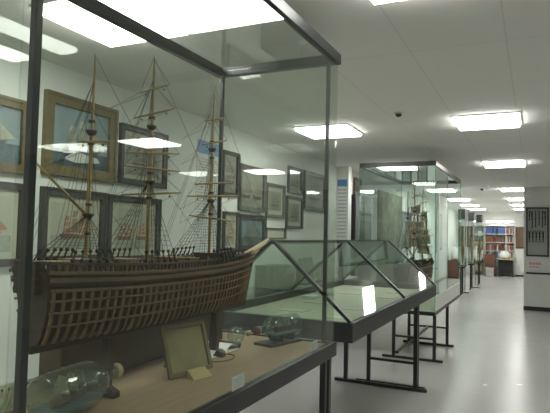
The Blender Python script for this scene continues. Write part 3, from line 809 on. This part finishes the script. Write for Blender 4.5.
# ------------------------------------------------------------------ far narrow cases along the walkway
for k, (y, l) in enumerate(((15.15, 'nearest of the three narrow glass cases on single posts down the walkway'),
                            (16.95, 'middle one of the three narrow glass cases on single posts down the walkway'),
                            (18.75, 'farthest of the three narrow glass cases on single posts down the walkway'))):
    dx = .06*k; x0, x1, y0, y1 = -1.82+dx, -1.65+dx, y, y+.5
    t = thing('narrow_case', l, 'display case', (-1.735+dx, y+.25, 0), 'narrow glass cases down the walkway')
    rail_ring(t, 'base_rail', x0, x1, y0, y1, .70, .74, .03, steel)
    MB().box((x0+.03, y0+.03, .71), (x1-.03, y1-.03, .735)).build('case_floor', beige, t)
    MB().box((x0, y0, 2.0), (x1, y1, 2.24)).build('top_cap', steelg, t)
    for a, b in (((x0+.002, y0+.002, .74), (x0+.007, y1-.002, 2.0)), ((x1-.007, y0+.002, .74), (x1-.002, y1-.002, 2.0)), ((x0+.008, y0+.002, .74), (x1-.008, y0+.007, 2.0)), ((x0+.008, y1-.007, .74), (x1-.008, y1-.002, 2.0))):
        MB().box(a, b).build('glass_pane', pane2, t)
    MB().box((-1.77+dx, y+.05, .03), (-1.73+dx, y+.09, .70)).build('post', steel, t)
    MB().box((-1.77+dx, y+.41, .03), (-1.73+dx, y+.45, .70)).build('post', steel, t)
    MB().box((-1.77+dx, y-.05, 0), (-1.73+dx, y+.55, .03)).build('foot_bar', steel, t)
    t2 = thing('figurehead_model', 'small pale model standing inside narrow glass case %s' % ('nearest', 'in the middle', 'farthest')[k], 'model', (-1.735+dx, y+.25, .735), 'models in the narrow cases')
    MB().lathe([(0, .055), (.03, .055), (.04, .02), (.3, .035), (.45, .05), (.6, .02), (.68, .035), (.78, .01)], (-1.735+dx, y+.25, .735), (0, 0, 1), 12).build('figure', ribm, t2, True)
for k, (x, y) in enumerate(((-1.72, 15.85), (-1.62, 17.65))):
    t = thing('sign_stand', 'small white upright sign on a thin chrome stand beside the %s narrow case' % ('nearest', 'middle')[k], 'sign stand', (x, y, 0), 'white sign stands')
    MB().box((x-.05, y, .82), (x+.05, y+.02, 1.25)).build('panel', paper, t)
    MB().box((x-.012, y+.005, .02), (x+.012, y+.018, .82)).build('post', chrome, t)
    MB().box((x-.1, y-.08, 0), (x+.1, y+.1, .02)).build('foot', darkb, t)

# ------------------------------------------------------------------ far room: bookshelf, desk, cabinets
bs = thing('bookshelf', 'wide white bookshelf full of books against the far wall', 'bookshelf', (-1.3, 24.3, 0))
sx0, sx1, sy0, sy1 = -1.86, -.72, 24.12, 24.47
for x in (sx0, (sx0+sx1)/2+.22, sx1-.03): MB().box((x, sy0, 0), (x+.03, sy1, 2.02)).build('upright', paper, bs)
SZ = (.08, .38, .69, 1.0, 1.34, 1.68, 2.02)
for z in SZ: MB().box((sx0, sy0, z-.025), (sx1, sy1, z)).build('shelf', paper, bs)
MB().box((sx0, sy1-.012, 0), (sx1, sy1, 2.02)).build('back_panel', paper, bs)
bookc = {'blue': mat('blue_book', (.06, .13, .36), .6), 'brown': mat('brown_book', (.20, .085, .05), .6), 'red': mat('red_book', (.30, .07, .05), .6), 'white': mat('white_book', (.65, .63, .58), .6), 'dark': mat('dark_book', (.05, .05, .06), .6)}
protos = {}
def book(x, z, w_, h_, c, shelf):
    key = (c,)
    if key not in protos:
        b = MB(); b.mi = 0
        b.box((0, 0, 0), (.1, .012, 1)); b.box((0, .012, 0), (.008, 1, 1)); b.box((.092, .012, 0), (.1, 1, 1)); b.mi = 1; b.box((.008, .012, .01), (.092, .97, .98)); b.mi = 2; b.box((.02, -.004, .7), (.08, 0, .8))
        protos[key] = b.build('book', [bookc[c], paper, gold]); o = protos[key]
    else:
        o = protos[key].copy(); C.objects.link(o)
    o.location = (x, sy0+.03, z); o.scale = (w_/.1, .2, h_)
    tag(o, '%s book standing on the %s of the far white bookshelf' % (c, shelf), 'book', '%s books on the %s' % (c, shelf))
nm = {1.68: 'top shelf', 1.34: 'second shelf from the top', 1.0: 'third shelf from the top', .69: 'fourth shelf from the top'}
rk = random.Random(11)
for z, pal in ((1.68, ['blue']*9+['white', 'brown']*3), (1.34, ['brown', 'brown', 'red', 'brown', 'white', 'dark']), (1.0, ['brown', 'red', 'white', 'brown', 'dark']), (.69, ['dark', 'brown', 'white', 'blue'])):
    mid = (sx0+sx1)/2+.22
    for a, b in ((sx0+.035, mid-.005), (mid+.035, sx1-.035)):
        x = a
        while x < b-.045:
            w_ = rk.uniform(.03, .05)
            c = ('blue' if (z == 1.68 and a < mid-.1) else rk.choice(pal if z != 1.68 else ['white', 'brown', 'red']))
            h_ = (.26 if z == 1.68 else rk.uniform(.2, .27))
            if rk.random() > .06: book(x, z, w_-.002, h_, c, nm[z])
            x += w_
t = thing('strip_light', 'bright strip light above the far bookshelf', 'strip light', (-1.3, 23.9, 2.3))
MB().box((-1.8, 23.96, 2.20), (-.75, 24.08, 2.25)).build('housing', lampf, t)
MB().tube([(-1.78, 24.02, 2.175), (-.77, 24.02, 2.175)], .022, 10).build('tube', diff2, t)
MB().box((-1.5, 24.0, 2.25), (-1.47, 24.03, 2.6)).build('hanger', lampf, t); MB().box((-1.05, 24.0, 2.25), (-1.02, 24.03, 2.6)).build('hanger', lampf, t)
# brown panels
for x0, x1, z0, z1, l in ((-3.0+.12, -2.72, 1.10, 1.98, 'brown wooden panel at the far left on the end wall'), (-2.62, -2.36, 1.10, 1.98, 'narrow brown wooden panel left of the green shelf on the end wall'), (-.68, -.38, 1.12, 1.97, 'brown wooden panel right of the far bookshelf')):
    t = thing('wall_panel', l, 'panel', ((x0+x1)/2, 24.5, z0), 'brown panels on the end wall')
    MB().box((x0, 24.47, z0), (x1, 24.5, z1)).build('board', brownp, t)
    fr = MB(); fr.box((x0, 24.455, z0), (x0+.025, 24.47, z1)); fr.box((x1-.025, 24.455, z0), (x1, 24.47, z1)); fr.box((x0+.025, 24.455, z0), (x1-.025, 24.47, z0+.025)); fr.box((x0+.025, 24.455, z1-.025), (x1-.025, 24.47, z1)); fr.build('frame', dkframe, t)
# white cabinet right
t = thing('white_cabinet', 'narrow white cabinet right of the far bookshelf', 'cabinet', (-.5, 24.2, 0))
MB().box((-.70, 24.05, .06), (-.37, 24.45, 1.08)).build('body', paper, t, bevel=.004); MB().box((-.69, 24.06, 0), (-.38, 24.44, .06)).build('plinth', basem, t)
d_ = MB().box((-.69, 24.035, .1), (-.38, 24.05, 1.06)).build('door', paper, t); MB().box((-.65, 24.02, .55), (-.64, 24.035, .68)).build('handle', chrome, d_)
# green glass-fronted shelf
t = thing('green_shelf', 'pale green metal shelf left of the white bookshelf', 'shelf', (-2.07, 24.2, 0))
for x in (-2.26, -1.92):
    for y in (24.0, 24.4): MB().box((x, y, 0), (x+.03, y+.03, 2.0)).build('upright', greenm, t)
for z in (.15, .5, .85, 1.2, 1.55, 1.97): MB().box((-2.26, 24.0, z), (-1.89, 24.43, z+.025)).build('shelf', greenm, t)
for k, z in enumerate((.175, .525, .875, 1.225, 1.575)):
    o = MB().box((-2.2, 24.08, z), (-1.96, 24.36, z+.2)).build('storage_box', (tanm, paper, brownp, tanm, paper)[k], None, bevel=.005, origin=(-2.08, 24.2, z))
    tag(o, '%s storage box on the pale green shelf, %s level' % (('tan', 'white', 'brown', 'tan', 'white')[k], ('lowest', 'second', 'third', 'fourth', 'top')[k]), 'box', 'boxes on the pale green shelf')
# desk with white bundle
t = thing('desk', 'dark desk standing before the far bookshelf', 'desk', (-1.03, 23.6, 0))
MB().box((-1.32, 23.3, .66), (-.74, 23.9, .70)).build('desk_top', tanm, t, bevel=.004)
for x in (-1.30, -.80): MB().box((x, 23.33, 0), (x+.04, 23.87, .66)).build('side_panel', darkb, t)
MB().box((-1.26, 23.75, .1), (-.80, 23.78, .66)).build('modesty_panel', darkb, t)
def bundle(label, c, r, parent=None):
    m_ = MB(); g = bmesh.ops.create_uvsphere(m_.bm, u_segments=16, v_segments=10, radius=1); rr = random.Random(int(c[0]*-100))
    for v in g['verts']:
        k = 1+.12*math.sin(v.co.x*5+2)*math.cos(v.co.y*6)+.08*rr.uniform(-1, 1)
        v.co = Vector((v.co.x*r[0]*k+c[0], v.co.y*r[1]*k+c[1], max(-r[2]*.8, v.co.z*r[2]*k)+c[2]))
    return tag(m_.build('cloth_bundle', cloth, smooth=True, origin=(c[0], c[1], c[2]-r[2]*.8)), label, 'bundle')
bundle('white cloth bundle heaped on the dark desk', (-1.08, 23.55, .70+.8*.17), (.21, .18, .17))
t = thing('wooden_chest', 'red-brown wooden chest of drawers left of the dark desk', 'chest', (-1.6, 23.6, 0))
MB().box((-1.80, 23.45, .42), (-1.42, 23.85, .85)).build('body', redbrown, t, bevel=.004)
for z in (.44, .64): 
    dw = MB().box((-1.79, 23.437, z), (-1.43, 23.45, z+.18)).build('drawer', redbrown, t); MB().box((-1.64, 23.42, z+.08), (-1.58, 23.437, z+.1)).build('knob', brass, dw)
for x in (-1.79, -1.46):
    for y in (23.46, 23.80): MB().box((x, y, 0), (x+.035, y+.035, .42)).build('leg', redbrown, t)
o = MB().box((-1.74, 23.28, 0), (-1.46, 23.43, .34)).build('carton', mat('grey_carton', (.42, .40, .36), .8), None, bevel=.004, origin=(-1.6, 23.36, 0)); tag(o, 'grey carton on the floor in front of the chest', 'box')
# left red brown cabinet with white cover
t = thing('side_cabinet', 'red-brown cabinet by the left wall far down the room', 'cabinet', (-2.72, 21.2, 0))
MB().box((-2.88, 21.0, .04), (-2.50, 21.5, .66)).build('body', redbrown, t, bevel=.004); MB().box((-2.87, 21.02, 0), (-2.52, 21.48, .04)).build('plinth', basem, t)
for k in range(2):
    dr = MB().box((-2.87+.19*k, 20.985, .08), (-2.70+.19*k, 21.0, .64)).build('door', redbrown, t); MB().box((-2.73+.06*k, 20.975, .34), (-2.72+.06*k, 20.985, .4)).build('knob', brass, dr)
bundle('white cloth cover heaped on the red-brown side cabinet', (-2.68, 21.25, .66+.8*.27), (.17, .19, .27))
# dark frame on corridor right wall
t = thing('framed_picture', 'dark framed picture seen edge-on on the right corridor wall behind the partition', 'picture', (.1, 14.6, 1.0))
MB().box((.07, 14.0, 1.15), (.1, 15.2, 2.1)).build('frame', dkframe, t); MB().box((.066, 14.06, 1.21), (.07, 15.14, 2.04)).build('board', boardm, t)
